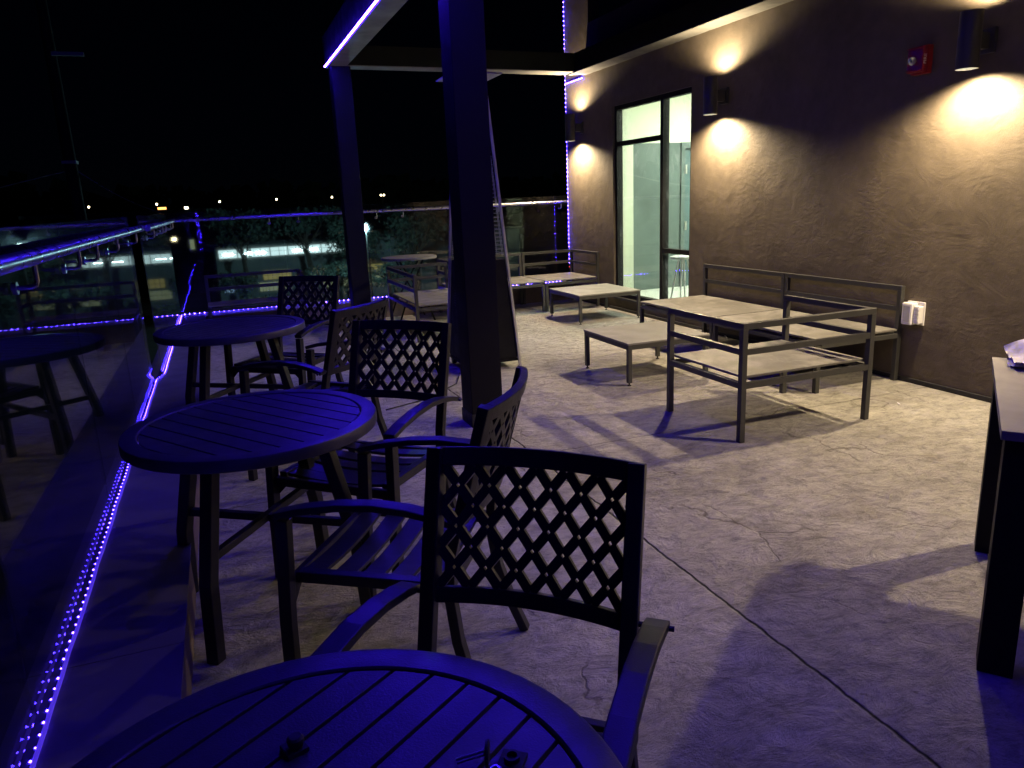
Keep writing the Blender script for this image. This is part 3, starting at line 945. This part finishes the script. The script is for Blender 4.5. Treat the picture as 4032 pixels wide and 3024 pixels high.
# ------------------------------------------------------------------ round tables
def round_table(x, y, z, r, ang, legang, label, plank):
    t = thing('round_table', label, 'table', (x, y, 0), 0, 'round slatted dining tables')
    b = NB()
    ri = r - .058
    lathe(b, [(ri, z - .024), (r - .006, z - .044), (r - .001, z - .040), (r, z - .030), (r, z - .008), (r - .003, z - .002), (r - .008, z), (ri + .003, z), (ri, z - .003)], 96, (0, 0), True)
    part('rim', b, M['tabletop'], t, 0, True)
    rp = ri - .0045
    n = int(2 * rp / plank) + 1
    pw = 2 * rp / n
    ca, sa = math.cos(ang), math.sin(ang)
    for k in range(n):
        v0, v1 = -rp + k * pw + .0035, -rp + (k + 1) * pw - .0035
        # outline of the strip inside the circle
        vs = [v0 + (v1 - v0) * i / 6 for i in range(7)]
        def half(v): return math.sqrt(max(rp * rp - v * v, 1e-6))
        poly = [(half(v), v) for v in vs] + [(-half(v), v) for v in reversed(vs)]
        poly = [(u * ca - v * sa, u * sa + v * ca) for u, v in poly]
        b = NB(); prism(b, poly, z - .018, z - .003)
        part('plank', b, M['tabletop'], t, .0012)
    b = NB()
    for aa in (ang + PI / 2,):
        for off in (-.18, .18):
            c_, s_ = math.cos(aa), math.sin(aa)
            hl = math.sqrt(rp * rp - off * off) - .01
            bar(b, (-c_ * hl - s_ * off, -s_ * hl + c_ * off, z - .030), (c_ * hl - s_ * off, s_ * hl + c_ * off, z - .030), .03, .022)
    part('underframe', b, M['chair'], t)
    fr_ = r - .055
    for k in range(4):
        a = legang + k * PI / 2
        c_, s_ = math.cos(a), math.sin(a)
        b = NB(); sweep(b, [(c_ * fr_, s_ * fr_, 0), (c_ * (fr_ - .02), s_ * (fr_ - .02), .28), (c_ * r * .60, s_ * r * .60, z - .045)], .046, .046, (-s_, c_, 0))
        part('leg', b, M['chair'], t, .004)
    for k in range(2):
        a = legang + k * PI / 2
        c_, s_ = math.cos(a), math.sin(a); q_ = fr_ - .045
        zz = .36 - k * .0
        if k == 0:
            b = NB(); bar(b, (-c_ * q_, -s_ * q_, zz), (c_ * q_, s_ * q_, zz), .028, .028)
            part('crossbar', b, M['chair'], t, .003)
        else:
            for sg in (-1, 1):
                b = NB(); bar(b, (sg * c_ * .016, sg * s_ * .016, zz), (sg * c_ * q_, sg * s_ * q_, zz), .028, .028)
                part('crossbar', b, M['chair'], t, .003)
    return t
round_table(.0125, .800, .735, .418, math.atan2(.15, .22), .25, 'closest round table at the bottom edge with loose hardware on its planks', .068)
round_table(.038, 2.80, .745, .446, math.atan2(-.62, .41), math.atan2(-.40, -.28) + .0, 'middle round table between two chairs, wide gaps between its planks', .077)
round_table(.010, 5.13, .76, .463, math.atan2(.27, .38), math.atan2(-.5, -.35), 'farthest dark round table by the left glass', .077)

# small hardware left on the closest table
zt = .7325
b = NB(); box(b, -.016, .016, -.016, .016, 0, .007)
t = thing('furniture_glide', 'black square furniture glide lying near the middle of the closest round table', 'furniture glide', (.010, .985, zt), .3, 'loose black glides')
part('base', b, M['rubber'], t, .001)
b = NB(); lathe(b, [(.010, .0072), (.012, .012), (.012, .021), (.009, .024)], 18, (.002, -.002))
part('cap', b, M['rubber'], t, 0, True)
t = thing('furniture_glide', 'black square furniture glide beside the steel nut on the closest round table', 'furniture glide', (.290, .832, zt), .9, 'loose black glides')
b = NB(); box(b, -.018, .018, -.018, .018, 0, .006)
part('base', b, M['rubber'], t, .001)
b = NB(); lathe(b, [(.0075, .0062), (.0115, .0062), (.0115, .013), (.0075, .013)], 18, (0, 0), True)
part('cap', b, M['rubber'], t, 0, True)
t = thing('levelling_foot', 'steel threaded levelling foot lying on its side on the closest table', 'furniture foot', (.253, .848, zt + .017), 0)
b = NB(); tube(b, [(.004, 0, 0), (.0085, -.002, 0)], .017, 24); part('pad', b, M['rubber'], t, .001)
b = NB(); tube(b, [(-.036, .010, -.009), (.004, .001, -.001)], .0042, 10); part('stud', b, M['steel'], t, 0, True)
t = thing('hex_nut', 'small bright steel nut on the closest round table', 'nut', (.262, .823, zt))
b = NB(); lathe(b, [(.0052, .0005), (.0098, .0005), (.0098, .0075), (.0052, .0075)], 6, (0, 0), True)
part('nut_body', b, M['steel'], t, .0006)

# ------------------------------------------------------------------ folding table behind the left bench
t = thing('folding_table', 'pale round folding table behind the far left lounge bench', 'table', (2.25, 9.47, 0))
b = NB(); lathe(b, [(.33, .775), (.352, .778), (.355, .790), (.352, .804), (.34, .806)], 64)
part('table_top', b, M['dusty'], t, 0, True)
for (x0_, y0_, x1_, y1_) in ((-.24, -.26, .16, -.10), (.22, -.26, -.16, -.10), (-.24, .26, .16, .10), (.22, .26, -.16, .10)):
    b = NB(); tube(b, [(x0_, y0_, 0.0), (x1_ * .2 + x0_ * .8, y0_, .2), (x1_, y1_, .772)], .011, 8)
    part('leg', b, M['black'], t, 0, True)
b = NB(); tube(b, [(-.16, -.20, .30), (.16, -.20, .30)], .008, 8); tube(b, [(-.16, .20, .30), (.16, .20, .30)], .008, 8)
part('brace', b, M['black'], t, 0, True)

# ------------------------------------------------------------------ slab table on the right with papers
ta = math.atan2(1.96 - 1.38, 2.76 - 2.02)     # direction of its left edge
t = thing('slab_table', 'tall dark slab leg table at the right edge with papers on it', 'table', (2.035, 1.395, 0), ta)
LX, LY = 1.03, -1.9
lg = .095
part('table_top', boxp(-.015, LX, LY, .012, .762, .790), M['bartop'], t, .002)
for (x, y) in ((0, -lg), (.92 - lg * .3, -lg), (0, LY + .01), (.92 - lg * .3, LY + .01)):
    part('leg', boxp(x, x + lg, y, y + lg, 0, .7615), M['black'], t, .003)
b = NB()
# crumpled sheets
t = thing('paper_sheets', 'crumpled white papers stacked on the slab table', 'papers', (2.86, 1.97, .7905), ta)
for k in range(4):
    b = NB()
    n = 14
    g = []
    ra = (-.06, .0, .05, .1)[k]
    for i in range(n + 1):
        row = []
        for j in range(n + 1):
            u, v = i / n - .5, j / n - .5
            x = u * .30; y = v * .23
            zz = .0015 + k * .004
            if k == 3:
                zz += .045 * max(0, u + .1) ** 1.2 * 2 * (0.4 + .6 * math.sin(v * 5 + 1)) + .006 * math.sin(u * 17 + v * 9) + .008 * (1 + math.sin(v * 11 - u * 4)) * .5 + .004
            elif k > 0:
                zz += .008 * max(0, abs(u) - .25) * (1 + math.sin(u * 9 + k))
            xr, yr = x * math.cos(ra) - y * math.sin(ra), x * math.sin(ra) + y * math.cos(ra)
            row.append(b.verts.new((xr - .01 * k, yr - .10, zz)))
        g.append(row)
    for i in range(n):
        for j in range(n):
            b.faces.new((g[i][j], g[i + 1][j], g[i + 1][j + 1], g[i][j + 1]))
    o = part('sheet', b, M['paper'], t, 0, True)

# ------------------------------------------------------------------ patio heater
hx, hy = 2.14, 6.38
t = thing('patio_heater', 'black pyramid patio heater with steel corner posts behind the dark column', 'patio heater', (hx, hy, 0))
h0, h1 = .262, .105
def hw(z): return h0 + (h1 - h0) * (z - .06) / 2.34
b = NB()
z0, z1 = .09, .965
a0, a1 = hw(z0) - .012, hw(z1) - .012
hexa(b, [(-a0, -a0, z0), (a0, -a0, z0), (a0, a0, z0), (-a0, a0, z0), (-a1, -a1, z1), (a1, -a1, z1), (a1, a1, z1), (-a1, a1, z1)])
bd2 = part('base_cabinet', b, M['black'], t, .004)
b = NB()
for k in range(7):
    zz = .56 + k * .022
    yy = -(hw(zz) - .012) - .0015
    for c_ in (-.06, .06):
        b = NB(); box(b, c_ - .022, c_ + .022, yy - .002, yy + .001, zz, zz + .008)
        part('vent_slot', b, M['rubber'], bd2)
        b = NB(); box(b, -(hw(zz) - .012) - .0035, -(hw(zz) - .012) + .0, c_ - .022, c_ + .022, zz, zz + .008)
        part('vent_slot', b, M['rubber'], bd2)
for sx in (-1, 1):
    for sy in (-1, 1):
        b = NB(); sweep(b, [(sx * h0, sy * h0, .0), (sx * h1, sy * h1, 2.475)], .022, .022, (0, 1, 0))
        part('corner_post', b, M['alu'], t, .003)
b = NB(); c0 = .222
for z0, z1, a0, a1 in ((2.478, 2.488, c0, c0),):
    hexa(b, [(-a0, -a0, z0), (a0, -a0, z0), (a0, a0, z0), (-a0, a0, z0), (-a1, -a1, z1), (a1, -a1, z1), (a1, a1, z1), (-a1, a1, z1)])
hexa(b, [(-c0 + .002, -c0 + .002, 2.4885), (c0 - .002, -c0 + .002, 2.4885), (c0 - .002, c0 - .002, 2.4885), (-c0 + .002, c0 - .002, 2.4885), (-.02, -.02, 2.535), (.02, -.02, 2.535), (.02, .02, 2.535), (-.02, .02, 2.535)])
part('reflector_cap', b, M['alu'], t)
b = NB(); lathe(b, [(.048, .97), (.05, .97), (.05, 2.36), (.048, 2.36)], 24, (0, 0), True)
part('glass_tube', b, M['tube'], t, 0, True)
b = NB()
zz = 1.02
while zz < 2.32:
    a = hw(zz) - .016
    for p0, p1 in (((-a, -a), (a, -a)), ((a, -a), (a, a)), ((a, a), (-a, a)), ((-a, a), (-a, -a))):
        bar(b, (*p0, zz), (*p1, zz), .0035, .0035)
    zz += .034
for f in (-.5, 0, .5):
    for s in (-1, 1):
        a, c = hw(1.0) - .016, hw(2.33) - .016
        bar(b, (f * a * 2 * .9, s * a, 1.0), (f * c * 2 * .9, s * c, 2.33), .004, .004, (0, 1, 0))
        bar(b, (s * a, f * a * 2 * .9, 1.0), (s * c, f * c * 2 * .9, 2.33), .004, .004, (0, 1, 0))
part('wire_guard', b, M['alu'], t)
part('control_panel', boxp(-.07, .07, -(hw(.93)) - .0, -(hw(.93)) + .008, .88, .95), M['gunmetal'], t, .002)
for s in (-1, 1):
    b = NB(); tube(b, [(-.235, s * .20, .042), (-.205, s * .20, .042)], .042, 20)
    part('wheel', b, M['rubber'], t, .003)
b = NB(); box(b, -.25, .25, -.25, .25, .06, .085)
part('base_plate', b, M['black'], t, .003)

# ------------------------------------------------------------------ bar stool behind the window
t = thing('bar_stool', 'white round stool standing inside behind the window', 'stool', (5.22, 7.76, .16))
b = NB(); lathe(b, [(.11, .515), (.15, .518), (.158, .53), (.155, .545), (.12, .552)], 36)
part('seat', b, M['white'], t, 0, True)
for k in range(4):
    a = PI / 4 + k * PI / 2
    b = NB(); tube(b, [(.15 * math.cos(a), .15 * math.sin(a), 0), (.05 * math.cos(a), .05 * math.sin(a), .516)], .009, 8)
    part('leg', b, M['white'], t, 0, True)

# ------------------------------------------------------------------ litter
def bit(name, label, cat, loc, rz, sx, sy, sz, mat):
    b = NB(); box(b, -sx / 2, sx / 2, -sy / 2, sy / 2, 0, sz)
    o = part(name, b, mat, None, min(sx, sy, sz) * .2)
    o.location = loc; o.rotation_euler = (0, 0, rz)
    return tag(o, label, cat)
bit('straw', 'short white straw piece on the floor between lounge chair and wall', 'straw', (4.21, 3.65, .001), 1.0, .055, .008, .006, M['white'])
b = NB(); tube(b, [(0, 0, .008), (.10, -.16, .012), (.13, -.36, .008), (.07, -.5, .009), (.0, -.62, .008)], .006, 6)
o = part('plastic_tie', b, M['white'], None, 0, True); o.location = (4.66, 6.75, 0)
tag(o, 'thin white plastic tie lying along the wall foot under the bench', 'plastic tie')

# power cord from the heater
b = NB(); tube(b, [(1.84, 6.15, .006), (1.7, 5.8, .006), (1.35, 5.45, .006), (1.0, 5.3, .006)], .005, 6)
tag(part('power_cord', b, M['rubber'], None, 0, True), 'thin black cord on the floor left of the heater', 'cord')

# ================================================================== BEYOND THE RAILING
def leaf_crown(n, rx, ry, rz, size, seed):
    rnd = random.Random(seed)
    b = NB()
    lobes = [(rnd.uniform(-.6, .6) * rx, rnd.uniform(-.6, .6) * ry, rnd.uniform(-.5, .55) * rz, rnd.uniform(.32, .55)) for _ in range(13)]
    for i in range(n):
        lx, ly, lz, lr = rnd.choice(lobes)
        d = Vector((rnd.gauss(0, 1), rnd.gauss(0, 1), rnd.gauss(0, 1))).normalized() * (rnd.random() ** .45)
        c = Vector((lx + d.x * lr * rx, ly + d.y * lr * ry, lz + d.z * lr * rz))
        u = Vector((rnd.gauss(0, 1), rnd.gauss(0, 1), rnd.gauss(0, 1))).normalized()
        v = u.orthogonal().normalized()
        s = size * rnd.uniform(.6, 1.3)
        vs = [b.verts.new(c + u * s), b.verts.new(c + v * s * .6), b.verts.new(c - u * s), b.verts.new(c - v * s * .6)]
        b.faces.new(vs)
    return b
def tree(label, x, y, z0, zc, rx, rz, n, size, seed, mat, group):
    t = thing('tree', label, 'tree', (x, y, z0), 0, group)
    h = zc - z0
    b = NB(); tube(b, [(0, 0, 0), (.1, .05, h * .4), (-.08, 0, h * .8), (.05, .1, h + rz * .4)], [rx * .085, rx * .07, rx * .05, rx * .02], 8)
    for k in range(6):
        a = k * 1.1 + seed
        tube(b, [(0, 0, h * (.55 + .06 * k)), (math.cos(a) * rx * .3, math.sin(a) * rx * .3, h * .8 + .1 * k), (math.cos(a) * rx * .7, math.sin(a) * rx * .7, h + rz * .2)], [rx * .03, rx * .02, rx * .008], 5)
    part('trunk', b, M['bark'], t, 0, True)
    b = leaf_crown(n, rx, rx * .8, rz, size, seed)
    for v in b.verts: v.co.z += h
    part('crown', b, mat, t)
GZ = -6.0
TG = 'trees around the lit building'
tree('leafy tree above the left end of the bright window row', 1.6, 58.0, GZ, .1, 2.6, 1.6, 1500, .17, 1, M['leaf'], TG)
tree('leafy tree above the middle of the bright window row', 6.2, 58.2, GZ, .15, 3.0, 1.6, 1700, .17, 2, M['leaf'], TG)
tree('leafy tree covering the right end of the bright window row', 8.9, 55.5, GZ, -1.2, 2.3, 1.9, 1500, .17, 3, M['leaf'], TG)
tree('leafy tree right of the bright window row, behind the left post', 13.6, 55.0, GZ, -.9, 2.6, 2.4, 900, .17, 4, M['leaf'], TG)
tree('round low tree below the bright windows, left of the yellow ones', 1.0, 52.5, GZ, -3.3, 1.5, .9, 900, .13, 5, M['leaf'], TG)
tree('low tree in front of the yellow windows', 7.6, 52.0, GZ, -3.3, 2.6, 1.1, 1400, .13, 6, M['leaf'], TG)
tree('low tree at the right of the yellow windows', 11.2, 52.0, GZ, -3.4, 2.2, 1.2, 1000, .13, 7, M['leaf'], TG)
tree('dark bush tree at the bottom left of the lit building', 2.2, 50.0, GZ, -4.6, 1.7, .8, 900, .13, 8, M['leaf'], TG)

bf = thing('lit_building', 'long low building with a row of bright windows far beyond the glass', 'building', (0, 60, GZ))
part('wall', boxp(-.3, 24, .1, 9, 0, 4.8), M['farwall'], bf)
part('roof', boxp(-.8, 24.4, -.4, 9.4, 4.8, 5.0), M['darkwall'], bf)
xs = [-.1, 1.25, 2.05, 2.2, 3.6, 4.9, 6.1, 7.4, 8.6, 9.9, 11.2]
for a, c in zip(xs, xs[1:]):
    if c - a < .3: continue
    w_ = part('window', boxp(a + .04, c - .04, .04, .09, 3.88, 4.5), M['farwhite'], bf)
    if int(a * 3) % 3 != 1:
        part('tube_lamp', boxp(a + .35, a + 1.05, .0, .03, 4.12, 4.2), M['farlamp'], w_)
    b = NB(); box(b, a + .04, c - .04, .01, .036, 4.22, 4.24); box(b, (a + c) / 2 - .015, (a + c) / 2 + .015, .01, .036, 3.88, 4.5)
    part('bars', b, M['darkwall'], w_)
for k, (a, c, z0, z1, mm) in enumerate(((2.9, 3.9, 2.1, 2.75, 'faryellow'), (3.95, 4.95, 2.1, 2.75, 'faryellow'), (2.55, 3.2, 1.25, 1.9, 'farpale'), (3.25, 4.1, 1.25, 1.9, 'farpale'), (4.15, 4.9, 1.3, 1.9, 'farpale'),
        (6.6, 8.2, 2.2, 2.7, 'faryellow'), (8.4, 10.0, 2.1, 2.75, 'faryellow'), (10.6, 12.2, 2.1, 2.7, 'faryellow'), (7.2, 9.2, 1.2, 1.8, 'farpale'), (10.0, 12.0, 1.2, 1.8, 'farpale'), (-.1, .7, 1.35, 1.85, 'farblue'), (1.0, 1.5, 1.45, 1.9, 'farblue'))):
    w_ = part('window', boxp(a, c, .04, .09, z0, z1), M[mm], bf)
    b = NB(); n_ = 3
    for i in range(1, n_): box(b, a + (c - a) * i / n_ - .015, a + (c - a) * i / n_ + .015, .01, .036, z0, z1)
    box(b, a, c, .01, .036, (z0 + z1) / 2 - .012, (z0 + z1) / 2 + .012)
    part('bars', b, M['darkwall'], w_)
t = thing('added_tree_lamp', 'added lamp hidden behind the left pergola post to light the trees', 'added lamp', (8.45, 46, GZ))  # added lamp, kept out of view, to brighten the tree crowns
b = NB(); tube(b, [(0, 0, 0), (0, 0, 6.2)], [.09, .06], 8); part('pole', b, M['wood'], t)
part('lamp_head', boxp(-.5, .1, -.15, .15, 6.2, 6.32), M['darkwall'], t, .02)
part('lamp_lens', boxp(-.45, .05, -.12, .12, 6.17, 6.198), M['farlamp'], t)
l = bpy.data.lights.new('lamp_glow', 'POINT'); l.energy = 1100; l.color = (.42, .85, 1.0); l.shadow_soft_size = .12
lo = bpy.data.objects.new('lamp_glow', l); COL.objects.link(lo); lo.parent = t; lo.location = (-.2, 0, 6.0)

bl = thing('street_building', 'dark low building by the street at the left beyond the glass', 'building', (-9, 75, GZ))
part('wall', boxp(-6, 9.4, 0, 8, 0, 7.3), M['darkwall'], bl)
part('roof', boxp(-6.3, 9.7, -.3, 8.3, 7.3, 7.6), M['farwall'], bl)
for a, c, z0, z1, mm in ((4.4, 5.1, 7.65, 7.85, 'orange'), (6.6, 6.9, 7.62, 7.8, 'street'), (4.4, 4.8, 7.35, 7.5, 'street'), (5.2, 5.5, 4.9, 5.1, 'street'), (6.6, 7.0, 4.0, 4.9, 'farpale')):
    part('window', boxp(a, c, -.05, -.01, z0, z1), M[mm], bl)

for i, (x, dz, two) in enumerate(((-8.0, 0, 0), (-3.7, 0, 0), (.5, 0, 0), (4.5, 0, 0), (8.6, 0, 0), (12.5, 0, 1))):
    k = 90 / 60.0
    X, Z = x * k, 1.5 + .5 * k
    t = thing('street_lamp', ['street lamp left of the utility pole guy wire, nearest the pole', 'street lamp above the bend of the left railing', 'street lamp above the left part of the far glass', 'street lamp above the middle of the far glass, over the panel seam',
                              'street lamp just left of the left pergola post', 'twin street lamp between the left post and the column'][i], 'street lamp', (X, 90, GZ), 0, 'distant street lamps')
    b = NB(); tube(b, [(0, 0, 0), (0, 0, Z - GZ - .1)], [.12, .06], 8); part('pole', b, M['wood'], t)
    for dx in ((0, ) if not two else (-.16, .2)):
        b = NB(); bmesh.ops.create_icosphere(b, subdivisions=1, radius=.11)
        for v in b.verts: v.co = Vector((v.co.x + dx, v.co.y, v.co.z + Z - GZ))
        part('bulb', b, M['street'], t)

# utility pole and its cables
pyy = 30.0
t = thing('utility_pole', 'tall dark utility pole at the left with a short cross arm', 'utility pole', (-.144 * pyy, pyy, GZ))
b = NB(); tube(b, [(0, 0, 0), (0, 0, 9), (0, 0, 16)], [.26, .2, .15], 12); part('pole', b, M['wood'], t, 0, True)
b = NB(); box(b, .05, 1.0, -.3, -.2, 1.5 + .171 * pyy - GZ - .06, 1.5 + .171 * pyy - GZ + .06); part('cross_arm', b, M['cable'], t, .01)
b = NB(); box(b, -.22, .22, -.27, .27, 1.5 + .058 * pyy - GZ - .05, 1.5 + .058 * pyy - GZ + .05); part('clamp_band', b, M['cable'], t, .01)
def cable(label, P, rr_):
    b = NB(); tube(b, P, rr_, 5)
    tag(part('overhead_cable', b, M['cable'], None, 0, True), label, 'cable', 'overhead cables')
z5_ = 1.5 + .050 * pyy
pts = []
for i in range(13):
    f = i / 12; pts.append((-.142 * pyy + (-.40 + .142) * pyy * f, pyy, z5_ + (-.052 * pyy) * f - .25 * math.sin(PI * f) * f))
cable('grey overhead cable sloping from the utility pole to the left edge', pts, .016)
pts = []
for i in range(13):
    f = i / 12; pts.append((-.14 * pyy + .078 * pyy * f, pyy + 2 * f, z5_ - .052 * pyy * f - .16 * math.sin(PI * f)))
cable('grey overhead cable sagging right from the utility pole', pts, .016)

# far tree line: reads as one dark mass
b = NB()
rnd = random.Random(3)
for k in range(150):
    x = rnd.uniform(-90, 120); y = rnd.uniform(105, 130)
    h = rnd.uniform(1.8, 4.2) + (3.2 if x < -22 else 0)
    for q_ in range(26):
        c = Vector((x + rnd.gauss(0, 2.0), y, GZ + rnd.uniform(2, 7.5 + h * .75)))
        u = Vector((rnd.gauss(0, 1), rnd.gauss(0, .3), rnd.gauss(0, 1))).normalized(); v = u.cross(Vector((0, 1, .2))).normalized()
        s = rnd.uniform(.6, 1.5)
        b.faces.new([b.verts.new(c + u * s), b.verts.new(c + v * s), b.verts.new(c - u * s), b.verts.new(c - v * s)])
tag(part('distant_trees', b, M['leafdark']), 'dark line of distant trees on the horizon', 'trees', None, 'stuff')

# ------------------------------------------------------------------ rear end of the terrace, behind the camera
t = thing('end_wall', 'brown stucco wall closing the terrace behind the camera', 'wall', (2.0, -5.0, 0))
part('wall', boxp(-2.6, 2.74, -.2, 0, 0, 3.6), M['stucco'], t)
